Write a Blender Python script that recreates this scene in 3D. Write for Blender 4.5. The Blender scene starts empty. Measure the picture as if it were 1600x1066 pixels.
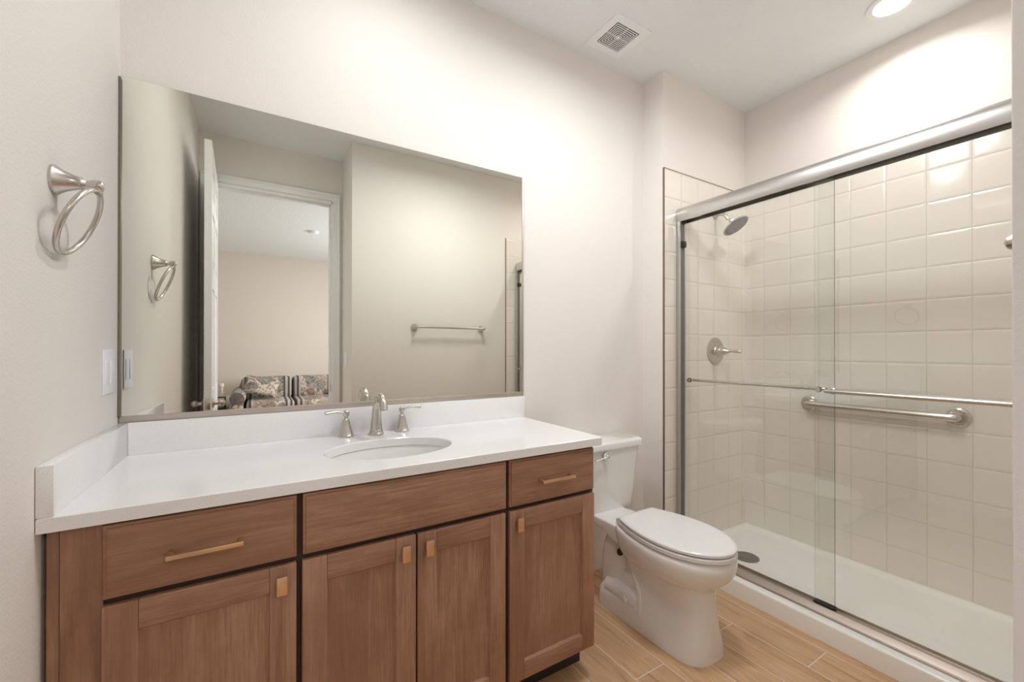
import bpy, bmesh, math, random
from mathutils import Vector, Matrix

random.seed(4)
scene = bpy.context.scene
COL = scene.collection
PI = math.pi

# ------------------------------------------------------------------ camera
CAM = Vector((0.3653, -1.768, 1.225))
YAW, PITCH, ROLL = math.radians(-31.7288), math.radians(0.168), math.radians(0.029)
F = Vector((-math.sin(YAW), math.cos(YAW), 0)); R = Vector((math.cos(YAW), math.sin(YAW), 0)); U = Vector((0, 0, 1))
F2 = F * math.cos(PITCH) + U * math.sin(PITCH); U2 = U * math.cos(PITCH) - F * math.sin(PITCH)
R3 = R * math.cos(ROLL) + U2 * math.sin(ROLL); U3 = U2 * math.cos(ROLL) - R * math.sin(ROLL)
cd = bpy.data.cameras.new('camera'); cam = bpy.data.objects.new('camera', cd); COL.objects.link(cam)
cam.matrix_world = Matrix(((R3.x, U3.x, -F2.x, CAM.x), (R3.y, U3.y, -F2.y, CAM.y), (R3.z, U3.z, -F2.z, CAM.z), (0, 0, 0, 1)))
cd.sensor_width = 36; cd.lens = 658.94 / 1600 * 36
cd.shift_x = -8.8 / 1600; cd.shift_y = 11.73 / 1600
cd.clip_start = 0.02
scene.camera = cam

# ------------------------------------------------------------------ exposure, world, lights
vs = scene.view_settings
vs.view_transform = 'Standard'; vs.look = 'None'; vs.gamma = 1; vs.use_curve_mapping = False
vs.exposure = 0.06
world = bpy.data.worlds.new('world'); scene.world = world; world.use_nodes = True
world.node_tree.nodes['Background'].inputs[0].default_value = (0.75, 0.86, 1.0, 1)
world.node_tree.nodes['Background'].inputs[1].default_value = 1.0
scene.cycles.max_bounces = 14; scene.cycles.diffuse_bounces = 8
scene.cycles.glossy_bounces = 8; scene.cycles.transparent_max_bounces = 16
scene.cycles.caustics_reflective = False
H = 2.831                                             # ceiling height


def area(name, loc, rot, size, power, color, shape='DISK', size_y=None, spread=PI):
    l = bpy.data.lights.new(name, 'AREA'); l.shape = shape; l.size = size
    if size_y: l.size_y = size_y
    l.energy = power; l.color = color; l.spread = spread
    o = bpy.data.objects.new(name, l); COL.objects.link(o); o.location = loc; o.rotation_euler = rot
    return o


SHOWER_LAMP = (2.868, -1.022)
VANITY_LAMP = (0.76, -0.57)
ADDED_FILL = (1.62, -0.84)  # added ceiling lamp for fill; no such fixture is known
P_SHOWER, P_VANITY, P_FILL, P_BED, P_WINDOW = 5.6, 5.6, 15.6, 22.0, 105.0
area('shower_lamp_light', (SHOWER_LAMP[0], SHOWER_LAMP[1], H - 0.012), (0, 0, 0), 0.12, P_SHOWER, (1.0, 0.965, 0.925), spread=math.radians(155))
area('vanity_lamp_light', (VANITY_LAMP[0], VANITY_LAMP[1], H - 0.012), (0, 0, 0), 0.12, P_VANITY, (0.97, 0.985, 1.0), spread=math.radians(178))
area('added_fill_light', (ADDED_FILL[0], ADDED_FILL[1], H - 0.105), (0, 0, 0), 0.36, P_FILL, (0.97, 0.985, 1.0))
area('bedroom_lamp_light', (1.3, -4.2, H - 0.03), (0, 0, 0), 0.16, P_BED, (1.0, 0.92, 0.84))
area('bedroom_window_daylight', (3.16, -4.3, 1.55), (0, math.radians(90), 0), 1.5, P_WINDOW, (0.90, 0.94, 1.0), 'RECTANGLE', 1.7)

# ------------------------------------------------------------------ node helpers


class NT:
    def __init__(s, name):
        s.m = bpy.data.materials.new(name); s.m.use_nodes = True
        s.t = s.m.node_tree; s.t.nodes.clear()
        s.out = s.t.nodes.new('ShaderNodeOutputMaterial')

    def n(s, kind, **k):
        nd = s.t.nodes.new(kind)
        for a, v in k.items(): setattr(nd, a, v)
        return nd

    def set(s, sock, v):
        if isinstance(v, bpy.types.NodeSocket): s.t.links.new(v, sock)
        elif v is not None: sock.default_value = v

    def math(s, op, a, b=None, c=None, clamp=False):
        nd = s.n('ShaderNodeMath', operation=op, use_clamp=clamp)
        for i, v in enumerate((a, b, c)):
            if v is not None: s.set(nd.inputs[i], v)
        return nd.outputs[0]

    def mix(s, fac, a, b):
        nd = s.n('ShaderNodeMix', data_type='RGBA')
        s.set(nd.inputs[0], fac)
        s.set(nd.inputs[6], a if isinstance(a, bpy.types.NodeSocket) else (*a, 1))
        s.set(nd.inputs[7], b if isinstance(b, bpy.types.NodeSocket) else (*b, 1))
        return nd.outputs[2]

    def xyz(s, v):
        nd = s.n('ShaderNodeSeparateXYZ'); s.set(nd.inputs[0], v); return nd.outputs

    def comb(s, x, y, z):
        nd = s.n('ShaderNodeCombineXYZ')
        for i, v in enumerate((x, y, z)): s.set(nd.inputs[i], v)
        return nd.outputs[0]

    def pos(s): return s.n('ShaderNodeNewGeometry').outputs['Position']

    def noise(s, vec, scale, detail=3, rough=0.5, dist=0.0):
        nd = s.n('ShaderNodeTexNoise'); s.set(nd.inputs['Vector'], vec)
        nd.inputs['Scale'].default_value = scale; nd.inputs['Detail'].default_value = detail
        nd.inputs['Roughness'].default_value = rough; nd.inputs['Distortion'].default_value = dist
        return nd.outputs[0]

    def ramp(s, fac, stops):
        nd = s.n('ShaderNodeValToRGB'); s.set(nd.inputs[0], fac)
        el = nd.color_ramp.elements
        while len(el) < len(stops): el.new(0.5)
        for e, (p, c) in zip(el, stops):
            e.position = p; e.color = (*c, 1) if len(c) == 3 else c
        return nd.outputs[0]

    def bump(s, h, strength, dist):
        nd = s.n('ShaderNodeBump'); s.set(nd.inputs['Height'], h)
        nd.inputs['Strength'].default_value = strength; nd.inputs['Distance'].default_value = dist
        return nd.outputs[0]

    def bsdf(s, color, rough=0.5, metal=0.0, normal=None, coat=0.0, spec=0.5):
        nd = s.n('ShaderNodeBsdfPrincipled')
        s.set(nd.inputs['Base Color'], color if isinstance(color, bpy.types.NodeSocket) else (*color, 1))
        s.set(nd.inputs['Roughness'], rough); nd.inputs['Metallic'].default_value = metal
        nd.inputs['Specular IOR Level'].default_value = spec
        nd.inputs['Coat Weight'].default_value = coat; nd.inputs['Coat Roughness'].default_value = 0.05
        if normal: s.set(nd.inputs['Normal'], normal)
        s.t.links.new(nd.outputs[0], s.out.inputs[0])
        return nd


def plain(name, color, rough=0.5, metal=0.0, coat=0.0, grain=None, spec=0.5):
    n = NT(name)
    tc = n.n('ShaderNodeTexCoord').outputs['Object']
    nz = n.noise(tc, 60, 2)
    c = n.mix(nz, tuple(x * 0.97 for x in color), tuple(min(1, x * 1.03) for x in color))
    nrm = None
    if grain: nrm = n.bump(n.noise(tc, grain[0], 3), grain[1], grain[2])
    n.bsdf(c, rough, metal, nrm, coat, spec)
    return n.m


def paint(name, color, scale, strength, dist, rough=0.6, patch=0.0):
    n = NT(name); p = n.pos()
    a = n.noise(p, scale, 3, 0.55)
    h = n.ramp(a, [(0.35, (0, 0, 0)), (0.65, (1, 1, 1))])
    big = n.noise(p, 1.3, 2)
    c = n.mix(big, tuple(x * 0.985 for x in color), tuple(x * 1.01 for x in color))
    n.bsdf(c, rough, 0, n.bump(h, strength, dist), spec=0.06)
    return n.m


def grid_edges(n, u, v, pu, pv, u0, v0, w):
    """distance-to-joint mask of a rectangular grid: 0 on the joint, 1 on the tile"""
    def one(c, p, c0):
        fr = n.math('FRACT', n.math('DIVIDE', n.math('SUBTRACT', c, c0), p))
        d = n.math('MULTIPLY', n.math('MINIMUM', fr, n.math('SUBTRACT', 1.0, fr)), p)
        return d
    return n.math('MINIMUM', one(u, pu, u0), one(v, pv, v0))


def tile_mat(name, axis, u0):
    n = NT(name); x, y, z = n.xyz(n.pos())
    u = y if axis == 'y' else x
    d = grid_edges(n, u, z, 0.1563, 0.158, u0, 1.790, 0.002)
    mask = n.math('SMOOTH_MIN', n.math('DIVIDE', d, 0.0022), 1.0, 0.2, clamp=True)
    cu = n.math('FLOOR', n.math('DIVIDE', n.math('SUBTRACT', u, u0), 0.1563)); cv = n.math('FLOOR', n.math('DIVIDE', n.math('SUBTRACT', z, 1.79), 0.158))
    wn = n.n('ShaderNodeTexWhiteNoise'); n.set(wn.inputs['Vector'], n.comb(cu, cv, 0))
    tile = n.mix(wn.outputs[0], (0.825, 0.775, 0.71), (0.845, 0.795, 0.73))
    c = n.mix(mask, (0.66, 0.605, 0.53), tile)
    pil = n.math('POWER', n.math('MINIMUM', n.math('DIVIDE', d, 0.012), 1.0), 0.4)
    h = n.math('ADD', n.math('MULTIPLY', pil, 1.0), n.math('MULTIPLY', n.noise(n.pos(), 9, 1), 0.25))
    n.bsdf(c, n.math('SUBTRACT', 0.62, n.math('MULTIPLY', mask, 0.50)), 0, n.bump(h, 0.7, 0.0030))
    return n.m


def plank_mat(name):
    n = NT(name); p = n.pos(); x, y, z = n.xyz(p)
    W, L, x0, y0 = 0.1535, 0.915, 1.565, -0.665
    a = n.math('DIVIDE', n.math('SUBTRACT', x, x0), W)
    row = n.math('FLOOR', a); fu = n.math('FRACT', a)
    b = n.math('DIVIDE', n.math('ADD', n.math('SUBTRACT', y, y0), n.math('MULTIPLY', row, L / 3)), L)
    colm = n.math('FLOOR', b); fv = n.math('FRACT', b)
    du = n.math('MULTIPLY', n.math('MINIMUM', fu, n.math('SUBTRACT', 1.0, fu)), W)
    dv = n.math('MULTIPLY', n.math('MINIMUM', fv, n.math('SUBTRACT', 1.0, fv)), L)
    d = n.math('MINIMUM', du, dv)
    mask = n.math('SUBTRACT', n.math('DIVIDE', d, 0.0015), 0.6, clamp=True)
    wn = n.n('ShaderNodeTexWhiteNoise'); n.set(wn.inputs['Vector'], n.comb(row, colm, 3.0))
    rnd = wn.outputs[0]
    vec = n.comb(n.math('MULTIPLY', x, 9.0), n.math('ADD', n.math('MULTIPLY', y, 1.0), n.math('MULTIPLY', rnd, 37.0)), n.math('MULTIPLY', rnd, 11.0))
    g1 = n.noise(vec, 3.2, 5, 0.62, 0.9)
    vec2 = n.comb(n.math('MULTIPLY', x, 60.0), n.math('MULTIPLY', y, 2.2), rnd)
    g2 = n.noise(vec2, 3.0, 3, 0.6)
    base = n.ramp(g1, [(0.27, (0.30, 0.155, 0.068)), (0.42, (0.56, 0.34, 0.178)), (0.57, (0.68, 0.445, 0.255)), (0.80, (0.44, 0.305, 0.19))])
    base = n.mix(n.math('MULTIPLY', n.ramp(g2, [(0.35, (0, 0, 0)), (0.7, (1, 1, 1))]), 0.50), base, (0.40, 0.25, 0.145))
    base = n.mix(n.math('MULTIPLY', rnd, 0.22), base, (0.44, 0.31, 0.20))
    c = n.mix(mask, (0.74, 0.66, 0.57), base)
    h = n.math('ADD', mask, n.math('MULTIPLY', g2, 0.25))
    n.bsdf(c, n.math('SUBTRACT', 0.7, n.math('MULTIPLY', mask, 0.33)), 0, n.bump(h, 0.35, 0.0012))
    return n.m


def wood_mat(name, vertical):
    n = NT(name)
    tc = n.n('ShaderNodeTexCoord').outputs['Object']; x, y, z = n.xyz(tc)
    rnd = n.n('ShaderNodeObjectInfo').outputs['Random']
    o = n.math('MULTIPLY', rnd, 23.0)
    if vertical:
        vec = n.comb(n.math('ADD', x, o), y, n.math('MULTIPLY', z, 0.10)); vec2 = n.comb(n.math('ADD', x, o), y, n.math('MULTIPLY', z, 0.035))
    else:
        vec = n.comb(n.math('MULTIPLY', n.math('ADD', x, o), 0.14), y, z); vec2 = n.comb(n.math('MULTIPLY', n.math('ADD', x, o), 0.05), y, z)
    g = n.noise(vec, 13, 6, 0.62, 0.9)
    fine = n.noise(vec2, 170, 4, 0.7)
    cloud = n.noise(tc, 6.5, 4, 0.62, 0.6)
    c = n.ramp(g, [(0.28, (0.255, 0.130, 0.079)), (0.43, (0.39, 0.217, 0.138)), (0.56, (0.475, 0.277, 0.182)), (0.72, (0.53, 0.33, 0.225))])
    c = n.mix(n.math('MULTIPLY', n.ramp(fine, [(0.42, (0, 0, 0)), (0.68, (1, 1, 1))]), 0.58), c, (0.21, 0.105, 0.062))
    c = n.mix(n.math('MULTIPLY', n.ramp(cloud, [(0.36, (0, 0, 0)), (0.64, (1, 1, 1))]), 0.50), c, (0.275, 0.152, 0.095))
    c = n.mix(n.math('MULTIPLY', rnd, 0.30), c, (0.275, 0.150, 0.092))
    n.bsdf(c, 0.45, 0, n.bump(fine, 0.12, 0.0006), spec=0.25)
    return n.m


def quartz_mat():
    n = NT('white_quartz'); p = n.pos()
    v = n.n('ShaderNodeTexVoronoi'); n.set(v.inputs['Vector'], p); v.inputs['Scale'].default_value = 380
    sp = n.n('ShaderNodeTexWhiteNoise'); n.set(sp.inputs['Vector'], v.outputs['Position'])
    m = n.math('MULTIPLY', n.math('LESS_THAN', v.outputs['Distance'], 0.33), n.math('GREATER_THAN', sp.outputs[0], 0.80))
    c = n.mix(n.math('MULTIPLY', m, 0.30), (0.86, 0.86, 0.86), (0.47, 0.42, 0.38))
    n.bsdf(c, 0.16, 0, None, 0.0)
    return n.m


def metal_mat(name, color, rough, stretch=None):
    n = NT(name)
    tc = n.n('ShaderNodeTexCoord').outputs['Object']
    mp = n.n('ShaderNodeMapping'); n.set(mp.inputs[0], tc); mp.inputs['Scale'].default_value = stretch or (1, 1, 1)
    nz = n.noise(mp.outputs[0], 140, 2)
    r = n.math('ADD', rough - 0.01, n.math('MULTIPLY', nz, 0.02))
    n.bsdf(color, r, 1.0)
    return n.m


def mirror_mat():
    n = NT('mirror_silvering')
    g = n.n('ShaderNodeBsdfAnisotropic') if False else n.n('ShaderNodeBsdfGlossy')
    g.inputs['Color'].default_value = (0.86, 0.86, 0.795, 1); g.inputs['Roughness'].default_value = 0.0
    n.t.links.new(g.outputs[0], n.out.inputs[0])
    return n.m


def glass_mat(name, tint):
    n = NT(name)
    lw = n.n('ShaderNodeLayerWeight'); lw.inputs['Blend'].default_value = 0.5
    f = n.math('ADD', 0.060, n.math('MULTIPLY', n.math('POWER', lw.outputs['Facing'], 5.0), 0.9), clamp=True)
    t = n.n('ShaderNodeBsdfTransparent'); t.inputs[0].default_value = (*tint, 1)
    g = n.n('ShaderNodeBsdfGlossy'); g.inputs['Roughness'].default_value = 0.0
    mx = n.n('ShaderNodeMixShader'); n.set(mx.inputs[0], f)
    n.t.links.new(t.outputs[0], mx.inputs[1]); n.t.links.new(g.outputs[0], mx.inputs[2])
    n.t.links.new(mx.outputs[0], n.out.inputs[0])
    return n.m


def emit_mat(name, color, strength):
    n = NT(name); e = n.n('ShaderNodeEmission'); e.inputs[0].default_value = (*color, 1); e.inputs[1].default_value = strength
    n.t.links.new(e.outputs[0], n.out.inputs[0]); return n.m


def fabric_mat(name, stripes=True, dark=False):
    """cream tapestry with grey-blue and brown flowers and charcoal stripes"""
    n = NT(name); tc = n.n('ShaderNodeTexCoord').outputs['Object']; x, y, z = n.xyz(tc)
    wob = n.noise(tc, 14, 2)
    vec = n.comb(n.math('ADD', x, n.math('MULTIPLY', wob, 0.07)), n.math('ADD', y, n.math('MULTIPLY', wob, 0.05)), n.math('ADD', z, n.math('MULTIPLY', wob, 0.07)))
    v = n.n('ShaderNodeTexVoronoi'); n.set(v.inputs['Vector'], vec); v.inputs['Scale'].default_value = 7.0
    wn = n.n('ShaderNodeTexWhiteNoise'); n.set(wn.inputs['Vector'], v.outputs['Position'])
    pal = n.ramp(wn.outputs[0], [(0.0, (0.05, 0.065, 0.10)), (0.35, (0.12, 0.145, 0.17)), (0.6, (0.17, 0.085, 0.075)), (0.85, (0.30, 0.24, 0.20))])
    pet = n.math('SINE', n.math('MULTIPLY', v.outputs['Distance'], 90.0))
    m = n.math('MULTIPLY', n.math('LESS_THAN', v.outputs['Distance'], 0.60), n.math('GREATER_THAN', pet, -0.35))
    v2 = n.n('ShaderNodeTexVoronoi'); n.set(v2.inputs['Vector'], vec); v2.inputs['Scale'].default_value = 24.0
    m2 = n.math('MULTIPLY', n.math('LESS_THAN', v2.outputs['Distance'], 0.40), 0.85)
    cream = (0.58, 0.51, 0.43) if not dark else (0.18, 0.12, 0.11)
    c = n.mix(m2, cream, (0.25, 0.17, 0.15))
    c = n.mix(m, c, pal)
    if stripes:
        fr = n.math('FRACT', n.math('ADD', n.math('DIVIDE', x, 0.66), 0.5))
        st = n.math('COMPARE', fr, 0.5, 0.19)
        s2 = n.math('GREATER_THAN', n.math('SINE', n.math('MULTIPLY', x, 95.0)), 0.1)
        sc = n.mix(s2, (0.49, 0.43, 0.38), (0.085, 0.085, 0.095))
        c = n.mix(st, c, sc)
    n.bsdf(c, 0.9, 0, n.bump(n.noise(tc, 260, 2), 0.3, 0.002), spec=0.2)
    return n.m


M = {}
M['wall'] = paint('warm_white_orange_peel_paint', (0.815, 0.78, 0.74), 150, 0.11, 0.003)
M['bedwall'] = paint('beige_paint', (0.74, 0.665, 0.61), 150, 0.2, 0.003)
M['ceiling'] = paint('white_textured_ceiling', (0.855, 0.88, 0.90), 55, 0.25, 0.006)
M['trimwhite'] = plain('white_trim_paint', (0.88, 0.89, 0.90), 0.4)
M['plank'] = plank_mat('wood_look_plank_tile')
M['tile_y'] = tile_mat('cream_tile_long_wall', 'y', -0.2805)
M['tile_x'] = tile_mat('cream_tile_end_wall', 'x', 2.352)
M['wood_v'] = wood_mat('stained_maple_vertical', True)
M['wood_h'] = wood_mat('stained_maple_horizontal', False)
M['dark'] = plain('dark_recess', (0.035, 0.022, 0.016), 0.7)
M['frame'] = plain('gap_shade_face_frame', (0.06, 0.032, 0.022), 0.6)  # near-black brown stands in for shade in the door gaps
M['quartz'] = quartz_mat()
M['ceramic'] = plain('white_vitreous_china', (0.82, 0.815, 0.80), 0.09, coat=0.3)
M['seat'] = plain('white_seat_plastic', (0.80, 0.80, 0.80), 0.22)
M['pan'] = plain('white_acrylic', (0.90, 0.895, 0.87), 0.2)
M['nickel'] = metal_mat('brushed_nickel', (0.60, 0.56, 0.52), 0.27)
M['alu'] = metal_mat('satin_aluminium', (0.62, 0.605, 0.59), 0.32, (1, 0.05, 1))
M['track'] = metal_mat('satin_track_floor_tint', (0.50, 0.43, 0.38), 0.36, (1, 0.05, 1))  # brownish tint stands in for the reflected wood floor
M['chrome'] = metal_mat('chrome', (0.80, 0.80, 0.82), 0.07)
M['rose'] = metal_mat('satin_rose_gold', (0.80, 0.53, 0.33), 0.35)
M['bronze'] = plain('bronze_edge_shadow_line', (0.22, 0.175, 0.145), 0.4, 0.5)
M['mirror'] = mirror_mat()
M['mirror_edge'] = plain('mirror_glass_edge', (0.10, 0.105, 0.09), 0.25)
M['channel'] = metal_mat('mirror_channel_metal', (0.62, 0.55, 0.50), 0.38)
M['channel_shaded'] = plain('mirror_channel_shaded', (0.16, 0.145, 0.12), 0.4)  # left channel, same metal, with its shade put into the colour
M['glass'] = glass_mat('clear_shower_glass', (0.982, 0.989, 0.981))
M['glass_edge_refracted'] = glass_mat('refraction_glass_edge', (0.80, 0.87, 0.80))  # same glass; paler edge tint stands in for refraction
M['glass_edge'] = plain('green_glass_edge', (0.10, 0.14, 0.12), 0.15)
M['black'] = plain('black_plastic', (0.012, 0.012, 0.012), 0.4)
M['liner'] = plain('grey_liner_reflection', (0.16, 0.15, 0.14), 0.5)
M['grey'] = plain('grey_drain_metal', (0.22, 0.23, 0.23), 0.4, 0.6)
M['switch'] = plain('white_switch_plastic', (0.86, 0.87, 0.89), 0.6, spec=0.03)
M['dome'] = emit_mat('fill_dome_glass', (1.0, 0.97, 0.93), 1.5)
M['lens'] = emit_mat('led_lens', (1.0, 0.97, 0.92), 12.0)
M['fabric'] = fabric_mat('floral_tapestry')
M['fabric2'] = fabric_mat('floral_tapestry_plain', False)
M['fabric3'] = fabric_mat('dark_floral_tapestry', False, True)
M['wood_dark'] = plain('dark_brown_wood', (0.06, 0.03, 0.022), 0.4)
M['carpet'] = paint('beige_carpet', (0.42, 0.37, 0.31), 300, 0.5, 0.006, 0.95)
M['wax'] = plain('cream_wax', (0.80, 0.74, 0.62), 0.5)
M['picture'] = None

# ------------------------------------------------------------------ mesh helpers


def nb(): return bmesh.new()


def box(bm, x0, x1, y0, y1, z0, z1, bev=0.0, seg=2, mi=0):
    r = bmesh.ops.create_cube(bm, size=1.0); vs_ = r['verts']
    for v in vs_:
        v.co = Vector(((x0 + x1) / 2 + v.co.x * (x1 - x0), (y0 + y1) / 2 + v.co.y * (y1 - y0), (z0 + z1) / 2 + v.co.z * (z1 - z0)))
    fs = {f for v in vs_ for f in v.link_faces}
    for f in fs: f.material_index = mi
    if bev > 0:
        es = {e for v in vs_ for e in v.link_edges}
        r2 = bmesh.ops.bevel(bm, geom=list(es), offset=bev, segments=seg, profile=0.5, affect='EDGES')
        for f in r2['faces']: f.material_index = mi
    return bm


def loft(bm, rings, cap0=True, cap1=True, mi=0, close=True):
    vr = [[bm.verts.new(p) for p in r] for r in rings]
    n = len(rings[0])
    for a, b in zip(vr, vr[1:]):
        for i in range(n if close else n - 1):
            j = (i + 1) % n
            f = bm.faces.new((a[i], a[j], b[j], b[i])); f.material_index = mi
    if cap0: bm.faces.new(vr[0][::-1]).material_index = mi
    if cap1: bm.faces.new(vr[-1]).material_index = mi
    return vr


def basis(d):
    d = d.normalized(); a = Vector((0, 0, 1)) if abs(d.z) < 0.9 else Vector((1, 0, 0))
    u = d.cross(a).normalized(); return u, d.cross(u).normalized()


def tube(bm, pts, r, n=16, cap=True, flat=None, mi=0):
    """swept round tube; r is a number or a list; flat squeezes it along the second axis"""
    pts = [Vector(p) for p in pts]; rs = r if isinstance(r, (list, tuple)) else [r] * len(pts)
    rings = []; u = None
    for i, p in enumerate(pts):
        d = (pts[min(i + 1, len(pts) - 1)] - pts[max(i - 1, 0)]).normalized()
        if u is None: u, w = basis(d)
        else:
            u = (u - d * u.dot(d)).normalized(); w = d.cross(u)
        k = flat[i] if isinstance(flat, (list, tuple)) else (flat or 1.0)
        rings.append([p + (u * math.cos(2 * PI * j / n) + w * math.sin(2 * PI * j / n) * k) * rs[i] for j in range(n)])
    loft(bm, rings, cap, cap, mi)
    return bm


def lathe(bm, prof, origin, axis, n=32, cap=True, mi=0):
    """prof: list of (radius, distance along axis)"""
    o = Vector(origin); d = Vector(axis).normalized(); u, w = basis(d)
    rings = [[o + d * h + (u * math.cos(2 * PI * j / n) + w * math.sin(2 * PI * j / n)) * max(r, 1e-4) for j in range(n)] for r, h in prof]
    loft(bm, rings, cap, cap, mi)
    return bm


def spline(pts, n=8):
    """Catmull-Rom through points (tuples of any length)"""
    out = []
    P = [pts[0]] + list(pts) + [pts[-1]]
    for i in range(1, len(P) - 2):
        for k in range(n):
            t = k / n; a, b, c, d = P[i - 1], P[i], P[i + 1], P[i + 2]
            out.append(tuple(0.5 * ((2 * b[j]) + (-a[j] + c[j]) * t + (2 * a[j] - 5 * b[j] + 4 * c[j] - d[j]) * t * t + (-a[j] + 3 * b[j] - 3 * c[j] + d[j]) * t ** 3) for j in range(len(b))))
    out.append(tuple(pts[-1])); return out


def prism(bm, poly, axis, a, b, mi=0):
    """extrude a 2-D polygon along x, y or z"""
    def P(p, t): return {'x': (t, p[0], p[1]), 'y': (p[0], t, p[1]), 'z': (p[0], p[1], t)}[axis]
    loft(bm, [[P(p, a) for p in poly], [P(p, b) for p in poly]], mi=mi)
    return bm


def rrect(x0, x1, y0, y1, r, n=6):
    """rounded rectangle; r = one radius or four (x1y1, x0y1, x0y0, x1y0)"""
    rs = r if isinstance(r, (list, tuple)) else [r] * 4
    out = []
    for k, (cx, cy, sx, sy) in enumerate(((x1, y1, 1, 1), (x0, y1, -1, 1), (x0, y0, -1, -1), (x1, y0, 1, -1))):
        q = max(rs[k], 1e-4); ox, oy = cx - sx * q, cy - sy * q
        for i in range(n + 1):
            t = PI / 2 * k + PI / 2 * i / n
            out.append((ox + q * math.cos(t), oy + q * math.sin(t)))
    return out


ABS = {}


def obj(name, bm, mats, parent=None, loc=None, angle=35, label=None, smooth=True):
    bmesh.ops.recalc_face_normals(bm, faces=bm.faces[:])
    off = ABS[parent.name] if parent else Vector(loc or (0, 0, 0))
    for v in bm.verts: v.co -= off
    me = bpy.data.meshes.new(name); bm.to_mesh(me); bm.free()
    o = bpy.data.objects.new(name, me); COL.objects.link(o)
    for m in (mats if isinstance(mats, (list, tuple)) else [mats]): me.materials.append(m)
    if smooth:
        for p in me.polygons: p.use_smooth = True
        me.set_sharp_from_angle(angle=math.radians(angle))
    if parent: o.parent = parent
    else: o.location = off
    ABS[o.name] = Vector(off)
    if label: o['label'] = label
    return o


def thing(name, label, cat, loc, group=None):
    o = bpy.data.objects.new(name, None); COL.objects.link(o); o.location = loc
    o.empty_display_size = 0.05
    o['label'] = label; o['category'] = cat
    if group: o['group'] = group
    ABS[o.name] = Vector(loc)
    return o


def tag(o, label, cat, group=None):
    o['label'] = label; o['category'] = cat
    if group: o['group'] = group
    return o


def struct(name, bm, m, parent=None, angle=35):
    o = obj(name, bm, m, parent, angle=angle)
    if not parent: o['kind'] = 'structure'
    return o


# ------------------------------------------------------------------ the room shell
X1, DS, X2, D, D2, XA = 2.350, 0.148, 3.173, 2.0957, 1.6724, 0.985
T = 0.12                                              # wall thickness
BX0, BX1, BY0, BY1 = -1.7, 3.06, -6.60, -(D + T)      # the bedroom behind the door

bm = nb(); box(bm, -0.12, X2 + 0.12, -D - T, 0.12, -0.10, 0.0); struct('floor', bm, M['plank'])
bm = nb(); box(bm, -0.12, X2 + 0.12, -D - T, 0.12, H, H + 0.1); struct('ceiling', bm, M['ceiling'])
bm = nb(); box(bm, -0.12, 0.0, -D - T, 0.12, 0, H); struct('wall_left', bm, M['wall'])
bm = nb(); box(bm, 0.0, X1 + 0.02, 0.0, 0.12, 0, H); struct('wall_back', bm, M['wall'])
bm = nb(); box(bm, X1, X2, -DS, 0.12, 0, H); struct('wall_wing', bm, M['wall'])
bm = nb(); box(bm, X2, X2 + 0.12, -D - T, 0.12, 0, H); struct('wall_right', bm, M['wall'])
bm = nb(); box(bm, XA, X2, -D - T, -D2, 0, H, 0.004); struct('wall_near', bm, M['wall'])
# wall with the doorway
OX0, OX1, OZ = 0.062, 0.915, 2.472
bm = nb()
box(bm, 0.0, OX0, -D - T, -D, 0, H); box(bm, OX1, XA, -D - T, -D, 0, H); box(bm, OX0, OX1, -D - T, -D, OZ, H)
struct('wall_front', bm, M['wall'])
# door casing and jamb
bm = nb()
for ys, sg in ((-D, 1), (-D - T, -1)):
    def cbox(xa, xb, za, zb, d): box(bm, xa, xb, min(ys, ys + sg * d), max(ys, ys + sg * d), za, zb, 0.002)
    cbox(0.010, 0.068, 0, 2.478, 0.013); cbox(0.905, 0.963, 0, 2.478, 0.013); cbox(0.010, 0.963, 2.478, 2.536, 0.013)
    cbox(0.010, 0.030, 0, 2.516, 0.018); cbox(0.943, 0.963, 0, 2.516, 0.018); cbox(0.010, 0.963, 2.516, 2.536, 0.018)
struct('trim_1', bm, M['trimwhite'])
bm = nb()
box(bm, OX0, OX0 + 0.016, -D - T, -D, 0, OZ); box(bm, OX1 - 0.016, OX1, -D - T, -D, 0, OZ); box(bm, OX0, OX1, -D - T, -D, OZ - 0.016, OZ)
box(bm, OX0 + 0.016, OX0 + 0.028, -D - 0.08, -D - 0.04, 0, OZ - 0.016, 0.002); box(bm, OX1 - 0.028, OX1 - 0.016, -D - 0.08, -D - 0.04, 0, OZ - 0.016, 0.002)
box(bm, OX0, OX1, -D - 0.08, -D - 0.04, OZ - 0.028, OZ - 0.016, 0.002)
tr = struct('trim_2', bm, M['trimwhite'])
bm = nb(); box(bm, OX1 - 0.0175, OX1 - 0.0155, -D - 0.034, -D - 0.006, 0.87, 0.93, 0.002); obj('strike_plate', bm, M['nickel'], tr)

# tiled surround of the shower (three walls)
TT = 2.270
bm = nb(); box(bm, X1 + 0.004, X2, -DS - 0.006, -DS, 0.05, TT); struct('wall_tile_far', bm, M['tile_x'])
bm = nb(); box(bm, X2 - 0.006, X2, -D2, -DS - 0.006, 0.05, TT); struct('wall_tile_right', bm, M['tile_y'])
bm = nb(); box(bm, X1 + 0.004, X2 - 0.006, -D2, -D2 + 0.006, 0.05, TT); struct('wall_tile_near', bm, M['tile_x'])
bm = nb()
box(bm, X1 - 0.001, X1 + 0.0045, -DS - 0.0075, -DS + 0.003, 0.0, TT + 0.003)
box(bm, X1, X2, -DS - 0.0075, -DS + 0.001, TT, TT + 0.004)  # top strip draws the shadow line along the tile edge
struct('trim_3', bm, M['bronze'])
bm = nb()
box(bm, X1 - 0.001, X1 + 0.0045, -D2 - 0.003, -D2 + 0.0075, 0.0, TT + 0.003)
struct('trim_4', bm, M['bronze'])

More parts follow.
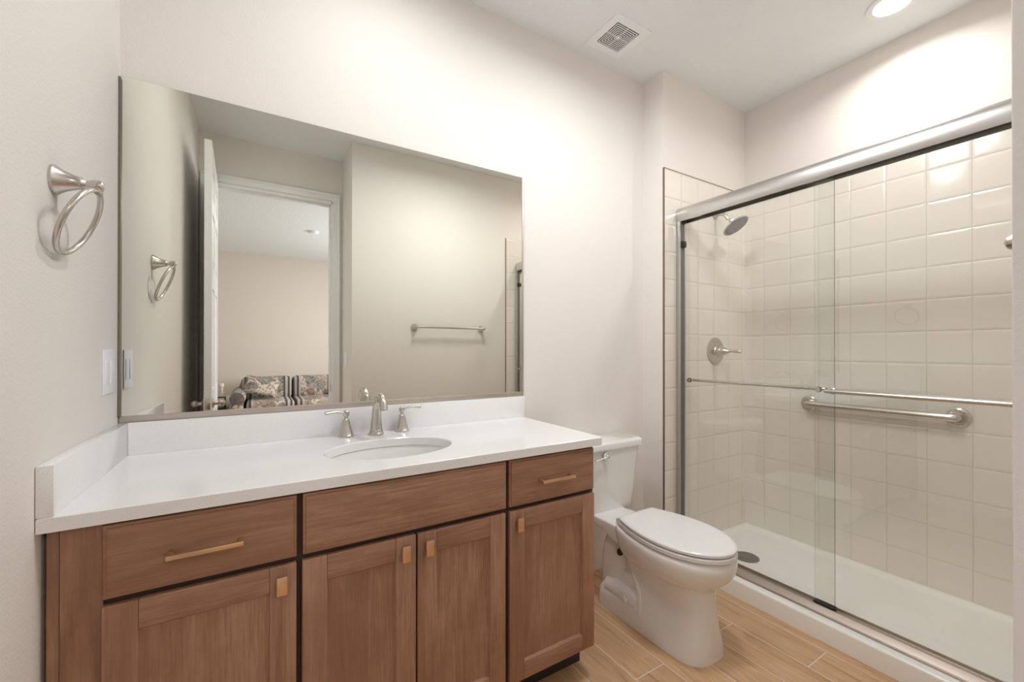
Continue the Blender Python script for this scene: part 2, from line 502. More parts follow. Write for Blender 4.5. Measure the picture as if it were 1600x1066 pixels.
# bedroom beyond the doorway
bm = nb(); box(bm, BX0, BX1, BY0, BY1, -0.10, 0.0); struct('floor_bedroom', bm, M['carpet'])
bm = nb(); box(bm, BX0, BX1, BY0, BY1, H, H + 0.1); struct('ceiling_bedroom', bm, M['ceiling'])
bm = nb(); box(bm, BX0 - 0.1, BX1 + 0.1, BY0 - 0.1, BY0, 0, H); struct('wall_bedroom_back', bm, M['bedwall'])
bm = nb(); box(bm, BX0 - 0.1, BX0, BY0, BY1, 0, H); struct('wall_bedroom_left', bm, M['bedwall'])
bm = nb(); box(bm, BX0, -0.12, BY1, BY1 + 0.1, 0, H); struct('wall_bedroom_front', bm, M['bedwall'])
WY0, WY1, WZ0, WZ1 = -5.2, -3.4, 0.8, 2.3
bm = nb()
box(bm, BX1, BX1 + 0.1, BY0, WY0, 0, H); box(bm, BX1, BX1 + 0.1, WY1, BY1, 0, H)
box(bm, BX1, BX1 + 0.1, WY0, WY1, 0, WZ0); box(bm, BX1, BX1 + 0.1, WY0, WY1, WZ1, H)
struct('wall_bedroom_right', bm, M['bedwall'])
bm = nb()
for (a, b, c, d) in ((WY0, WY0 + 0.05, WZ0, WZ1), (WY1 - 0.05, WY1, WZ0, WZ1), (WY0, WY1, WZ0, WZ0 + 0.05), (WY0, WY1, WZ1 - 0.05, WZ1), (WY0, WY1, 1.53, 1.57)):
    box(bm, BX1 + 0.03, BX1 + 0.07, a, b, c, d)
w1 = struct('window_1', bm, M['trimwhite'])
bm = nb(); box(bm, BX1 + 0.047, BX1 + 0.051, WY0 + 0.05, WY1 - 0.05, WZ0 + 0.05, WZ1 - 0.05); obj('pane', bm, M['glass'], w1)
bm = nb(); box(bm, BX0, BX1, BY0, BY0 + 0.014, 0, 0.13, 0.004); struct('baseboard_bedroom', bm, M['trimwhite'])

# the open door leaf (hinged at the left jamb, swung against the left wall)
hinge = Vector((0.081, -D + 0.004, 0.0)); th = math.radians(1.6); DL, DT, DH = 0.808, 0.036, 2.452
dv = Vector((math.sin(th), math.cos(th), 0)); dn = Vector((math.cos(th), -math.sin(th), 0))


def door_xf(bm):
    for v in bm.verts:
        c = v.co.copy(); v.co = hinge + dv * c.x + dn * c.y + Vector((0, 0, c.z))
    return bm


bm = nb(); box(bm, 0, DL, 0.006, DT - 0.006, 0.012, DH)
rails = [(0.012, 0.24), (0.82, 0.98), (1.60, 1.74), (2.06, 2.16), (DH - 0.12, DH)]
for s0, s1 in ((0, 0.006), (DT - 0.006, DT)):
    for a, b in ((0, 0.11), (DL - 0.11, DL)): box(bm, a, b, s0, s1, 0.012, DH)
    for a, b in rails: box(bm, 0.11, DL - 0.11, s0, s1, a, b)
    for (a, b), (c, d) in zip(rails, rails[1:]):
        box(bm, DL / 2 - 0.05, DL / 2 + 0.05, s0, s1, b, c)
        for (c0, c1) in ((0.11, DL / 2 - 0.05), (DL / 2 + 0.05, DL - 0.11)): box(bm, c0 + 0.03, c1 - 0.03, s0 + 0.002, s1 - 0.002, b + 0.03, c - 0.03)
door = struct('door_1', door_xf(bm), M['trimwhite'])
for sgn in (-1, 1):
    bm = nb(); s = DT if sgn > 0 else 0.0
    lathe(bm, [(0.031, 0), (0.031, 0.006), (0.024, 0.011), (0.013, 0.014), (0.011, 0.030), (0.016, 0.034), (0.021, 0.042), (0.020, 0.055), (0.012, 0.064), (0.004, 0.067)], (DL - 0.065, s, 0.905), (0, sgn, 0), 24)
    obj('door_knob', door_xf(bm), M['nickel'], door)
bm = nb(); box(bm, DL - 0.001, DL + 0.002, 0.006, DT - 0.006, 0.875, 0.935, 0.002); obj('latch_plate', door_xf(bm), M['nickel'], door)

# ------------------------------------------------------------------ vanity cabinets
YF, YB, YFR = -0.575, -0.555, -0.53                  # door face, door back, face-frame back
ZB, ZD0, ZD1, ZU = 0.120, 0.7045, 0.858, 0.866


def shaker(bm, x0, x1, z0, z1, w=0.058):
    box(bm, x0, x0 + w, YF, YB, z0, z1, 0.002, 2, 0); box(bm, x1 - w, x1, YF, YB, z0, z1, 0.002, 2, 0)
    box(bm, x0 + w, x1 - w, YF, YB, z1 - w - 0.004, z1, 0.002, 2, 1); box(bm, x0 + w, x1 - w, YF, YB, z0, z0 + w, 0.002, 2, 1)
    box(bm, x0 + w - 0.003, x1 - w + 0.003, YF + 0.010, YB, z0 + w - 0.003, z1 - w - 0.001, 0, 2, 0)
    # chamfered sticking inside the frame
    q = 0.006
    for (xa, xb, s) in ((x0 + w, x0 + w + q, 0), (x1 - w, x1 - w - q, 0)):
        prism(bm, [(xa, YF + 0.003), (xb, YF + 0.011), (xa, YF + 0.011)], 'z', z0 + w, z1 - w - 0.004, 0)
    for (za, zb) in ((z0 + w, z0 + w + q), (z1 - w - 0.004, z1 - w - 0.004 - q)):
        prism(bm, [(YF + 0.003, za), (YF + 0.011, zb), (YF + 0.011, za)], 'x', x0 + w, x1 - w, 1)


def knob(cx, cz, parent):
    bm = nb()
    box(bm, cx - 0.0115, cx + 0.0115, YF - 0.024, YF - 0.016, cz - 0.0225, cz + 0.0225, 0.0012)
    box(bm, cx - 0.007, cx + 0.007, YF - 0.017, YF, cz - 0.010, cz + 0.010, 0.001)
    return obj('knob', bm, M['rose'], parent)


def pull(cx, cz, parent):
    bm = nb(); hw = 0.070
    box(bm, cx - hw, cx + hw, YF - 0.032, YF - 0.022, cz - 0.005, cz + 0.005, 0.001)
    for s in (-1, 1): box(bm, cx + s * (hw - 0.005) - 0.005, cx + s * (hw - 0.005) + 0.005, YF - 0.024, YF, cz - 0.005, cz + 0.005, 0.001)
    return obj('bar_pull', bm, M['rose'], parent)


def front(name, x0, x1, parent):
    bm = nb(); box(bm, x0, x1, YF + 0.004, YB, ZD0, ZD1, 0.0015)
    box(bm, x0 + 0.006, x1 - 0.006, YF, YB, ZD0 + 0.006, ZD1 - 0.006, 0.003, 2)
    return obj(name, bm, M['wood_h'], parent)


def door_part(x0, x1, kx, parent):
    bm = nb(); shaker(bm, x0, x1, ZB, 0.690)
    d = obj('door', bm, [M['wood_v'], M['wood_h']], parent)
    knob(kx, 0.650, d); return d


def carcass(x0, x1, parent, stiles):
    bm = nb(); t = 0.016
    box(bm, x0, x0 + t, YFR, -0.004, 0.115, ZU); box(bm, x1 - t, x1, YFR, -0.004, 0.115, ZU)
    box(bm, x0 + t, x1 - t, YFR, -0.004, 0.115, 0.131); box(bm, x0 + t, x1 - t, -0.02, -0.004, 0.131, ZU)
    obj('carcass', bm, M['wood_v'], parent)
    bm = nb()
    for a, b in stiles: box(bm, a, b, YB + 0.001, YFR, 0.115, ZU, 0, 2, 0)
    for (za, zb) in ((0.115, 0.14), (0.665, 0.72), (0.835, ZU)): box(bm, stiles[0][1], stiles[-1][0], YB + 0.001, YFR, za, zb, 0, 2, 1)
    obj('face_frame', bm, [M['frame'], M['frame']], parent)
    bm = nb(); box(bm, x0, x1, -0.48, -0.465, 0.0, 0.115); obj('toe_kick', bm, M['dark'], parent)


# left drawer base
c1 = thing('drawer_base_cabinet', 'stained maple drawer base cabinet at the left end beside the wall', 'cabinet', (0.24, -0.30, 0))
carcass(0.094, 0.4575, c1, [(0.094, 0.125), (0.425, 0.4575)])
d = front('drawer_front', 0.094, 0.4515, c1); pull(0.270, 0.777, d)
door_part(0.093, 0.4510, 0.4185, c1)
bm = nb(); box(bm, 0.0285, 0.0925, YB - 0.006, YFR, 0.0, ZU, 0.001); obj('filler_strip', bm, M['wood_v'], c1)
bm = nb(); box(bm, 0.0085, 0.0270, YB - 0.002, YFR, 0.0, ZU, 0.001); obj('scribe_strip', bm, M['wood_v'], c1)
# sink base
c2 = thing('sink_base_cabinet', 'wide two-door maple sink base cabinet under the oval basin', 'cabinet', (0.763, -0.30, 0))
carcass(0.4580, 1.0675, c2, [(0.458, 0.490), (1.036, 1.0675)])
front('false_front', 0.4655, 1.0615, c2)
door_part(0.4640, 0.7580, 0.7240, c2)
door_part(0.7635, 1.0580, 0.7930, c2)
# right drawer base
c3 = thing('drawer_base_cabinet', 'narrow maple drawer base cabinet at the right end next to the toilet', 'cabinet', (1.26, -0.30, 0))
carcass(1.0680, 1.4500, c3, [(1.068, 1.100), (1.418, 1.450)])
d = front('drawer_front', 1.0740, 1.4405, c3); pull(1.2570, 0.777, d)
door_part(1.0740, 1.4405, 1.1035, c3)

# ------------------------------------------------------------------ countertop, basin, faucet
ZT, CF, CR = 0.896, -0.5836, 1.478
SC, SA, SB = Vector((0.752, -0.332)), 0.208, 0.150
ct = thing('countertop', 'long white quartz countertop with splash pieces on the maple cabinets', 'countertop', (0.74, -0.29, ZU))


def hit(poly, c, ang):
    d = Vector((math.cos(ang), math.sin(ang))); best = None
    for p, q in zip(poly, poly[1:] + poly[:1]):
        p, q = Vector(p), Vector(q); e = q - p; den = d.x * e.y - d.y * e.x
        if abs(den) < 1e-12: continue
        w = p - c; t = (w.x * e.y - w.y * e.x) / den; s = (w.x * d.y - w.y * d.x) / den
        if t > 0 and -1e-9 <= s <= 1 + 1e-9 and (best is None or t < best): best = t
    return c + d * best


def outline(x0, x1, y0, y1): return rrect(x0, x1, y0, y1, (0.001, 0.001, 0.001, 0.014), 6)


oA = outline(0.0015, CR, CF, -0.0015); oB = outline(0.0035, CR - 0.002, CF + 0.002, -0.0035)
angs = sorted({round(math.atan2(p[1] - SC.y, p[0] - SC.x), 6) for p in oA} | {round(-PI + 2 * PI * k / 72, 6) for k in range(72)})
top = [hit(oB, SC, a) for a in angs]; side = [hit(oA, SC, a) for a in angs]


def ell(a, ax, by):
    k = 1 / math.sqrt((math.cos(a) / ax) ** 2 + (math.sin(a) / by) ** 2)
    return (SC.x + k * math.cos(a), SC.y + k * math.sin(a))


def z3(pts, z): return [(p[0], p[1], z) for p in pts]


bm = nb()
e1 = [ell(a, SA, SB) for a in angs]; e2 = [ell(a, SA + 0.003, SB + 0.003) for a in angs]
rings = [z3(e1, ZU), z3(e1, ZT - 0.003), z3(e2, ZT), z3(top, ZT), z3(side, ZT - 0.002), z3(side, ZU), z3(e1, ZU)]
loft(bm, rings, False, False)
bmesh.ops.remove_doubles(bm, verts=bm.verts[:], dist=1e-5)
obj('worktop', bm, M['quartz'], ct, angle=30)
bm = nb(); box(bm, 0.0265, 1.4845, -0.0245, -0.001, ZT, 0.9975, 0.0015); obj('back_splash', bm, M['quartz'], ct)
bm = nb(); box(bm, 0.001, 0.0265, CF, -0.001, ZT, 0.9975, 0.0015); obj('side_splash', bm, M['quartz'], ct)

bs = thing('sink_basin', 'oval white undermount basin set below the countertop', 'sink', (SC.x, SC.y, 0.72))
bm = nb()
NA = [2 * PI * k / 64 for k in range(64)]


def er(ax, by, z): return [(SC.x + ax * math.cos(a), SC.y + by * math.sin(a), z) for a in NA]


inner = [(1.06, ZU - 0.001), (1.02, ZU - 0.002), (0.99, 0.845), (0.96, 0.815), (0.90, 0.780), (0.78, 0.752), (0.55, 0.738), (0.25, 0.732), (0.10, 0.730)]
outer = [(0.12, 0.715), (0.58, 0.722), (0.84, 0.738), (0.97, 0.772), (1.04, 0.815), (1.06, 0.845)]
loft(bm, [er(SA * k, SB * k, z) for k, z in inner + outer + inner[:1]], False, False)
obj('bowl', bm, M['ceramic'], bs, angle=60)
bm = nb(); lathe(bm, [(0.026, 0.0), (0.026, 0.003), (0.020, 0.004), (0.016, 0.001), (0.004, 0.002)], (SC.x, SC.y, 0.7315), (0, 0, 1), 24); obj('drain', bm, M['nickel'], bs)
#, SC.y + SB * 0.975, 0.832, 0.840, 0.003); 

FX, FY = 0.7600, -0.085
fc = thing('faucet', 'brushed nickel widespread faucet standing behind the oval basin', 'faucet', (FX, FY, ZT))
ZT += 0.0004
bm = nb()
lathe(bm, [(0.0285, 0), (0.0285, 0.006), (0.0245, 0.010), (0.0245, 0.016), (0.021, 0.021)], (FX, FY, ZT), (0, 0, 1), 28)
path = spline([(FX, FY, ZT + 0.018, 0.0225), (FX, FY - 0.002, ZT + 0.06, 0.0185), (FX, FY - 0.008, ZT + 0.10, 0.0160), (FX, FY - 0.024, ZT + 0.134, 0.0148), (FX, FY - 0.050, ZT + 0.150, 0.0142),
               (FX, FY - 0.078, ZT + 0.150, 0.0140), (FX, FY - 0.102, ZT + 0.136, 0.0138), (FX, FY - 0.113, ZT + 0.114, 0.0138)], 6)
tube(bm, [p[:3] for p in path], [p[3] for p in path], 20)
lathe(bm, [(0.0145, 0), (0.0145, 0.010), (0.010, 0.010), (0.009, 0.006)], (FX, FY - 0.1135, ZT + 0.117), (0, -0.35, -1), 20)
obj('spout', bm, M['nickel'], fc)
bm = nb(); tube(bm, [(FX, FY + 0.026, ZT), (FX, FY + 0.026, ZT + 0.09)], 0.0028, 10); lathe(bm, [(0.002, 0), (0.006, 0.004), (0.006, 0.009), (0.003, 0.013)], (FX, FY + 0.026, ZT + 0.088), (0, 0, 1), 14)
obj('lift_rod', bm, M['nickel'], fc)
for s, hx in ((-1, 0.6535), (1, 0.8665)):
    bm = nb(); hy = -0.066
    lathe(bm, [(0.0285, 0), (0.0285, 0.005), (0.0255, 0.009), (0.0225, 0.020), (0.018, 0.036), (0.0145, 0.052), (0.0128, 0.058), (0.0128, 0.063), (0.0075, 0.068), (0.0065, 0.073), (0.0105, 0.078), (0.0125, 0.085), (0.0115, 0.093), (0.006, 0.098), (0.001, 0.099)], (hx, hy, ZT), (0, 0, 1), 28)
    h = obj('handle', bm, M['nickel'], fc)
    bm = nb()
    lp = spline([(hx, hy, ZT + 0.085, 0.0075), (hx + s * 0.018, hy - 0.003, ZT + 0.092, 0.0065), (hx + s * 0.042, hy - 0.008, ZT + 0.096, 0.0080), (hx + s * 0.074, hy - 0.014, ZT + 0.094, 0.0100)], 6)
    tube(bm, [p[:3] for p in lp], [p[3] for p in lp], 14, True, 0.62)
    obj('lever', bm, M['nickel'], h)

# ------------------------------------------------------------------ mirror
mr = thing('wall_mirror', 'large frameless wall mirror above the white backsplash', 'mirror', (0.74, 0, 1.0))
MX0, MX1, MZ0, MZ1 = 0.0055, 1.4805, 1.018, 2.077
bm = nb(); box(bm, MX0, MX1, -0.0060, -0.0005, MZ0 - 0.010, MZ1)
for f in bm.faces:
    f.normal_update()
    f.material_index = 0 if f.normal.y < -0.5 else 1
obj('glass', bm, [M['mirror'], M['mirror_edge']], mr, smooth=False)
bm = nb(); box(bm, 0.003, 1.4875, -0.0095, -0.0005, 0.9980, MZ0, 0.0008); obj('bottom_channel', bm, M['channel'], mr)
bm = nb(); box(bm, 0.0005, MX0, -0.0170, -0.0005, MZ0, MZ1 - 0.008); obj('side_channel', bm, M['channel_shaded'], mr)
bm = nb(); box(bm, MX1, 1.4870, -0.0090, -0.0005, MZ0, MZ1 - 0.008, 0.0008); obj('side_channel', bm, M['channel'], mr)

# ------------------------------------------------------------------ left wall: towel ring and switch
RY, RZ = -0.500, 1.583
tr_ = thing('towel_ring', 'brushed nickel towel ring on the left wall', 'towel ring', (0, RY, RZ))
bm = nb()
lathe(bm, [(0.0305, 0), (0.0305, 0.005), (0.0275, 0.009), (0.0215, 0.018), (0.0165, 0.030), (0.0135, 0.040), (0.0135, 0.044), (0.0105, 0.046), (0.0075, 0.051), (0.0085, 0.056), (0.0120, 0.062), (0.0130, 0.069), (0.0110, 0.076), (0.004, 0.080)], (0.0, RY, RZ), (1, 0, 0), 28)
obj('post', bm, M['nickel'], tr_)
bm = nb(); rt, rb = Vector((0.068, RY, RZ - 0.013)), Vector((0.0125, RY - 0.004, RZ - 0.152)); rc = (rt + rb) / 2; rr = (rt - rb).length / 2
up = (rt - rb).normalized(); sd = Vector((0, 1, 0))
ring = []
for i in range(56):
    a = 2 * PI * i / 56; dvec = up * math.cos(a) + sd * math.sin(a); nrm = up.cross(sd).normalized()
    ring.append([rc + dvec * (rr + 0.0056 * math.cos(2 * PI * j / 12)) + nrm * 0.0056 * math.sin(2 * PI * j / 12) for j in range(12)])
loft(bm, ring + ring[:1], False, False); bmesh.ops.remove_doubles(bm, verts=bm.verts[:], dist=1e-6)
rg = obj('ring', bm, M['nickel'], tr_, angle=80)
bm = nb(); lathe(bm, [(0.0075, 0), (0.0075, 0.020)], (rt.x, RY - 0.010, RZ - 0.013), (0, 1, 0), 16); obj('ring_loop', bm, M['nickel'], tr_)


def switch_plate(name, label, axis_x, sgn, yc, z0, z1, w):
    t = thing(name, label, 'switch', (axis_x, yc, z0))
    def bx(bm, d0, d1, ya, yb, za, zb, bev):
        xa, xb = sorted((axis_x + sgn * d0, axis_x + sgn * d1)); box(bm, xa, xb, ya, yb, za, zb, bev)
    bm = nb(); bx(bm, 0, 0.004, yc - w / 2, yc + w / 2, z0, z1, 0.0018); obj('plate', bm, M['switch'], t)
    zc = (z0 + z1) / 2
    for s in (-1, 1):
        bm = nb(); bx(bm, 0.003, 0.0055, yc + s * 0.023 - 0.0165, yc + s * 0.023 + 0.0165, zc - 0.033, zc + 0.033, 0.001); obj('rocker', bm, M['switch'], t)
    return t


switch_plate('light_switch', 'white double rocker switch plate on the left wall close to the mirror', 0.0, 1, -0.113, 1.097, 1.224, 0.112)
switch_plate('light_switch', 'white double rocker switch plate seen in the mirror beside the doorway', XA, -1, -1.925, 1.085, 1.202, 0.115)

# towel bar on the wall opposite the mirror
tb = thing('towel_bar', 'straight brushed nickel towel bar reflected in the mirror', 'towel bar', (1.78, -D2, 1.411))
bm = nb(); tube(bm, [(1.468, -D2 + 0.068, 1.411), (2.094, -D2 + 0.068, 1.411)], 0.0085, 14); obj('bar', bm, M['nickel'], tb)
for x in (1.474, 2.088):
    bm = nb(); lathe(bm, [(0.028, 0), (0.028, 0.005), (0.022, 0.014), (0.014, 0.034), (0.0115, 0.048), (0.0115, 0.053), (0.0135, 0.060), (0.0145, 0.070), (0.010, 0.080), (0.003, 0.083)], (x, -D2, 1.411), (0, 1, 0), 24); obj('post', bm, M['nickel'], tb)

# ------------------------------------------------------------------ toilet
TC = 1.897
to = thing('toilet', 'white two-piece toilet between the vanity and the shower', 'toilet', (TC, -0.45, 0))


def egg(yb, yc, yf, w, wb, n=48, z=0.0, cx=TC, pw=2.0):
    """closed outline: half ellipse in front of yc, tapering sides back to a straight rear edge at yb of half width wb"""
    pts = []
    for i in range(n + 1):
        a = PI * i / n
        c_, s_ = math.cos(a), math.sin(a)
        pts.append((cx - w * math.copysign(abs(c_) ** (2 / pw), c_), yc - (yc - yf) * s_ ** (2 / pw), z))
    m = 10
    for k in range(1, m + 1):                          # right side going back
        t = k / m; pts.append((cx + w - (w - wb) * t * t, yc + (yb - yc) * t, z))
    for k in range(m, 0, -1):
        t = k / m; pts.append((cx - w + (w - wb) * t * t, yc + (yb - yc) * t, z))
    return pts


bm = nb()
# bowl above, pedestal below, one continuous body
lv = [  # z, yb, yc, yf, w, wb, power
    (0.000, -0.44, -0.60, -0.768, 0.120, 0.120, 3.2), (0.030, -0.44, -0.60, -0.766, 0.117, 0.119, 3.2), (0.075, -0.45, -0.60, -0.762, 0.108, 0.116, 3.0), (0.12, -0.46, -0.60, -0.758, 0.096, 0.108, 2.8),
    (0.16, -0.46, -0.60, -0.755, 0.090, 0.100, 2.7), (0.21, -0.45, -0.60, -0.752, 0.088, 0.098, 2.6), (0.255, -0.42, -0.60, -0.750, 0.092, 0.100, 2.5), (0.275, -0.40, -0.60, -0.752, 0.100, 0.102, 2.3),
    (0.290, -0.385, -0.60, -0.770, 0.122, 0.108, 2.1), (0.305, -0.37, -0.60, -0.792, 0.142, 0.112, 2.05), (0.325, -0.36, -0.60, -0.812, 0.157, 0.114, 2.0), (0.350, -0.35, -0.60, -0.828, 0.167, 0.116, 2.0), (0.375, -0.345, -0.60, -0.836, 0.172, 0.117, 2.0),
    (0.395, -0.34, -0.60, -0.836, 0.172, 0.118, 2.0), (0.408, -0.34, -0.60, -0.830, 0.167, 0.116, 2.0), (0.413, -0.34, -0.60, -0.820, 0.158, 0.112, 2.0)]
loft(bm, [egg(yb, yc, yf, w, wb, z=z, pw=pw) for z, yb, yc, yf, w, wb, pw in lv])
# deck running back under the tank
dk = [(-0.045, 0.100, 0.368, 0.396), (-0.17, 0.104, 0.364, 0.402), (-0.25, 0.108, 0.352, 0.405), (-0.32, 0.116, 0.330, 0.409), (-0.40, 0.118, 0.335, 0.4105)]
rings = []
for y, w, za, zb in dk:
    q = rrect(TC - w, TC + w, za, zb, 0.010, 4); rings.append([(p[0], y, p[1]) for p in q])
loft(bm, rings)
# foot behind the pedestal
rings = []
for z, w, yb in ((0.0, 0.121, -0.205), (0.045, 0.119, -0.207), (0.078, 0.112, -0.21), (0.097, 0.098, -0.22), (0.106, 0.080, -0.23)):
    q = rrect(TC - w, TC + w, -0.49, yb, (0.045, 0.045, 0.01, 0.01), 6); rings.append([(p[0], p[1], z) for p in q])
loft(bm, rings)
# web and the trapway that rises at the back and drops into the foot
box(bm, TC - 0.052, TC + 0.052, -0.50, -0.25, 0.06, 0.34, 0.02, 3)
tp = spline([(TC, -0.50, 0.20, 0.075), (TC, -0.43, 0.175, 0.078), (TC, -0.375, 0.14, 0.08), (TC, -0.34, 0.10, 0.082)], 6)
tube(bm, [p[:3] for p in tp], [p[3] for p in tp], 20)
tp = spline([(TC, -0.262, 0.06, 0.088), (TC, -0.262, 0.14, 0.090), (TC, -0.268, 0.22, 0.091), (TC, -0.285, 0.285, 0.088), (TC, -0.33, 0.325, 0.075), (TC, -0.38, 0.335, 0.06)], 6)
tube(bm, [p[:3] for p in tp], [p[3] for p in tp], 24)
for s in (-1, 1):
    tp = spline([(TC + s * 0.064, -0.335, 0.350, 0.022), (TC + s * 0.072, -0.385, 0.295, 0.022), (TC + s * 0.078, -0.430, 0.225, 0.022), (TC + s * 0.082, -0.465, 0.150, 0.022), (TC + s * 0.093, -0.478, 0.075, 0.022), (TC + s * 0.098, -0.484, 0.02, 0.022)], 6)
    tube(bm, [p[:3] for p in tp], [p[3] for p in tp], 16)
    tp = spline([(TC + s * 0.068, -0.262, 0.095, 0.045), (TC + s * 0.068, -0.34, 0.095, 0.045), (TC + s * 0.070, -0.42, 0.090, 0.044), (TC + s * 0.074, -0.47, 0.080, 0.038)], 6)
    tube(bm, [p[:3] for p in tp], [p[3] for p in tp], 20)
obj('bowl', bm, M['ceramic'], to, angle=80)
for s in (-1, 1):
    bm = nb(); lathe(bm, [(0.019, 0), (0.019, 0.006), (0.016, 0.014), (0.009, 0.020), (0.001, 0.022)], (TC + s * 0.100, -0.395, 0.088), (s * 0.6, 0, 1), 20); obj('bolt_cap', bm, M['ceramic'], to)
bm = nb(); lathe(bm, [(0.016, 0), (0.016, 0.003)], (TC - 0.0895, -0.345, 0.282), (-1, -0.25, 0.25), 20); obj('trapway_hole', bm, M['dark'], to)

KC = 1.915                                            # tank
bm = nb(); rings = []
for z, w, yf, yb, r in ((0.396, 0.150, -0.160, -0.045, 0.030), (0.402, 0.164, -0.172, -0.035, 0.038), (0.42, 0.170, -0.176, -0.030, 0.040), (0.55, 0.190, -0.180, -0.026, 0.040), (0.716, 0.213, -0.184, -0.022, 0.040)):
    q = rrect(KC - w, KC + w, yf, yb, r, 7)
    # bowed front
    q = [(x, y - (0.014 * (1 - ((x - KC) / w) ** 2) if y < -0.1 else 0)) for x, y in q]
    rings.append([(x, y, z) for x, y in q])
loft(bm, rings); obj('tank', bm, M['ceramic'], to, angle=50)
bm = nb(); rings = []
for z, g in ((0.7165, -0.006), (0.7185, 0.0), (0.742, 0.001), (0.750, -0.003), (0.755, -0.012)):
    q = rrect(KC - 0.234 - g, KC + 0.234 + g, -0.194 - g, -0.012 + min(g, 0), 0.042, 7)
    q = [(x, y - (0.015 * (1 - ((x - KC) / 0.236) ** 2) if y < -0.1 else 0)) for x, y in q]
    rings.append([(x, y, z) for x, y in q])
loft(bm, rings); obj('tank_lid', bm, M['ceramic'], to, angle=50)
bm = nb(); LX, LY, LZ = 1.858, -0.196, 0.690
lathe(bm, [(0.0175, 0), (0.0175, 0.005), (0.0120, 0.010), (0.0095, 0.022), (0.006, 0.025)], (LX, LY, LZ), (0, -1, 0), 20)
lp = spline([(LX, LY - 0.016, LZ, 0.007), (LX - 0.025, LY - 0.017, LZ - 0.002, 0.006), (LX - 0.06, LY - 0.018, LZ - 0.007, 0.0075), (LX - 0.085, LY - 0.018, LZ - 0.010, 0.0085)], 5)
tube(bm, [p[:3] for p in lp], [p[3] for p in lp], 12, True, 0.6); obj('flush_lever', bm, M['chrome'], to, label='chrome flush lever')


def seatring(z, g): return egg(-0.352 - g, -0.60, -0.838 + g, 0.168 - g, 0.112 - g, z=z)


bm = nb(); loft(bm, [seatring(0.4165, 0.010), seatring(0.4195, 0.0), seatring(0.4325, 0.0), seatring(0.4365, 0.004)]); obj('seat', bm, M['seat'], to, angle=40)
bm = nb(); loft(bm, [seatring(0.4405, 0.010), seatring(0.4425, 0.001), seatring(0.4510, 0.001), seatring(0.4565, 0.006), seatring(0.4590, 0.020)]); obj('seat_lid', bm, M['seat'], to, angle=40)
for s in (-1, 1):
    bm = nb(); box(bm, TC + s * 0.078 - 0.020, TC + s * 0.078 + 0.020, -0.356, -0.322, 0.410, 0.440, 0.008, 3); obj('hinge', bm, M['seat'], to)

# ------------------------------------------------------------------ shower pan
PX0, PX1, PY0, PY1 = 2.385, X2 - 0.007, -D2 + 0.007, -DS - 0.007
sp = thing('shower_pan', 'long white acrylic shower pan with raised front curb', 'shower pan', (2.78, -0.91, 0))


def panz(x, y):
    fl = 0.046 + 0.010 * min(1.0, math.hypot(x - 2.732, y + 0.411) / 1.2)
    d = min(PX1 - x, y - PY0, PY1 - y)
    rim = 0.064
    t = max(0.0, min(1.0, (0.055 - d) / 0.040)); t = t * t * (3 - 2 * t)
    z = fl + (rim - fl) * t
    c = 0.140; dx = x - PX0
    if dx < c + 0.03:
        k = 1.0 if dx < c else 1 - (dx - c) / 0.03
        k = k * k * (3 - 2 * k); z = max(z, z + (0.086 - z) * k)
        if dx < 0.012: z = 0.086 - 0.012 * (1 - math.sqrt(max(0, 1 - ((0.012 - dx) / 0.012) ** 2)))
    return z


xs = [PX0 + v for v in (0, 0.0008, 0.002, 0.004, 0.007, 0.012, 0.03, 0.06, 0.09, 0.095, 0.10, 0.105, 0.11, 0.115, 0.12)]
xs += [PX0 + 0.15 + k * (PX1 - 0.06 - PX0 - 0.15) / 20 for k in range(21)] + [PX1 - 0.055 + k * 0.005 for k in range(12)]
ys = [PY0 + k * 0.005 for k in range(12)] + [PY0 + 0.06 + k * (PY1 - PY0 - 0.12) / 40 for k in range(1, 40)] + [PY1 - 0.055 + k * 0.005 for k in range(12)]
bm = nb()
g = [[bm.verts.new((x, y, panz(x, y))) for y in ys] for x in xs]
for i in range(len(xs) - 1):
    for j in range(len(ys) - 1): bm.faces.new((g[i][j], g[i + 1][j], g[i + 1][j + 1], g[i][j + 1]))
bd = [g[i][0] for i in range(len(xs))] + [g[-1][j] for j in range(1, len(ys))] + [g[i][-1] for i in range(len(xs) - 2, -1, -1)] + [g[0][j] for j in range(len(ys) - 2, 0, -1)]
lo = [bm.verts.new((v.co.x, v.co.y, 0.0)) for v in bd]
for i in range(len(bd)):
    j = (i + 1) % len(bd); bm.faces.new((bd[i], bd[j], lo[j], lo[i]))
bm.faces.new(lo)
obj('basin', bm, M['pan'], sp, angle=60)
bm = nb(); dc = (2.732, -0.411, 0.0455)
lathe(bm, [(0.066, 0), (0.066, 0.004), (0.062, 0.006), (0.050, 0.006), (0.049, 0.0045), (0.046, 0.0045), (0.045, 0.0065), (0.034, 0.0068), (0.033, 0.005), (0.030, 0.005), (0.029, 0.0072), (0.001, 0.0075)], dc, (0, 0, 1), 40)
for k in range(16):
    a = 2 * PI * k / 16; lathe(bm, [(0.004, 0), (0.003, 0.0015)], (dc[0] + 0.055 * math.cos(a), dc[1] + 0.055 * math.sin(a), dc[2] + 0.0055), (0, 0, 1), 8)
obj('drain_cover', bm, M['grey'], sp, label='grey round drain cover')

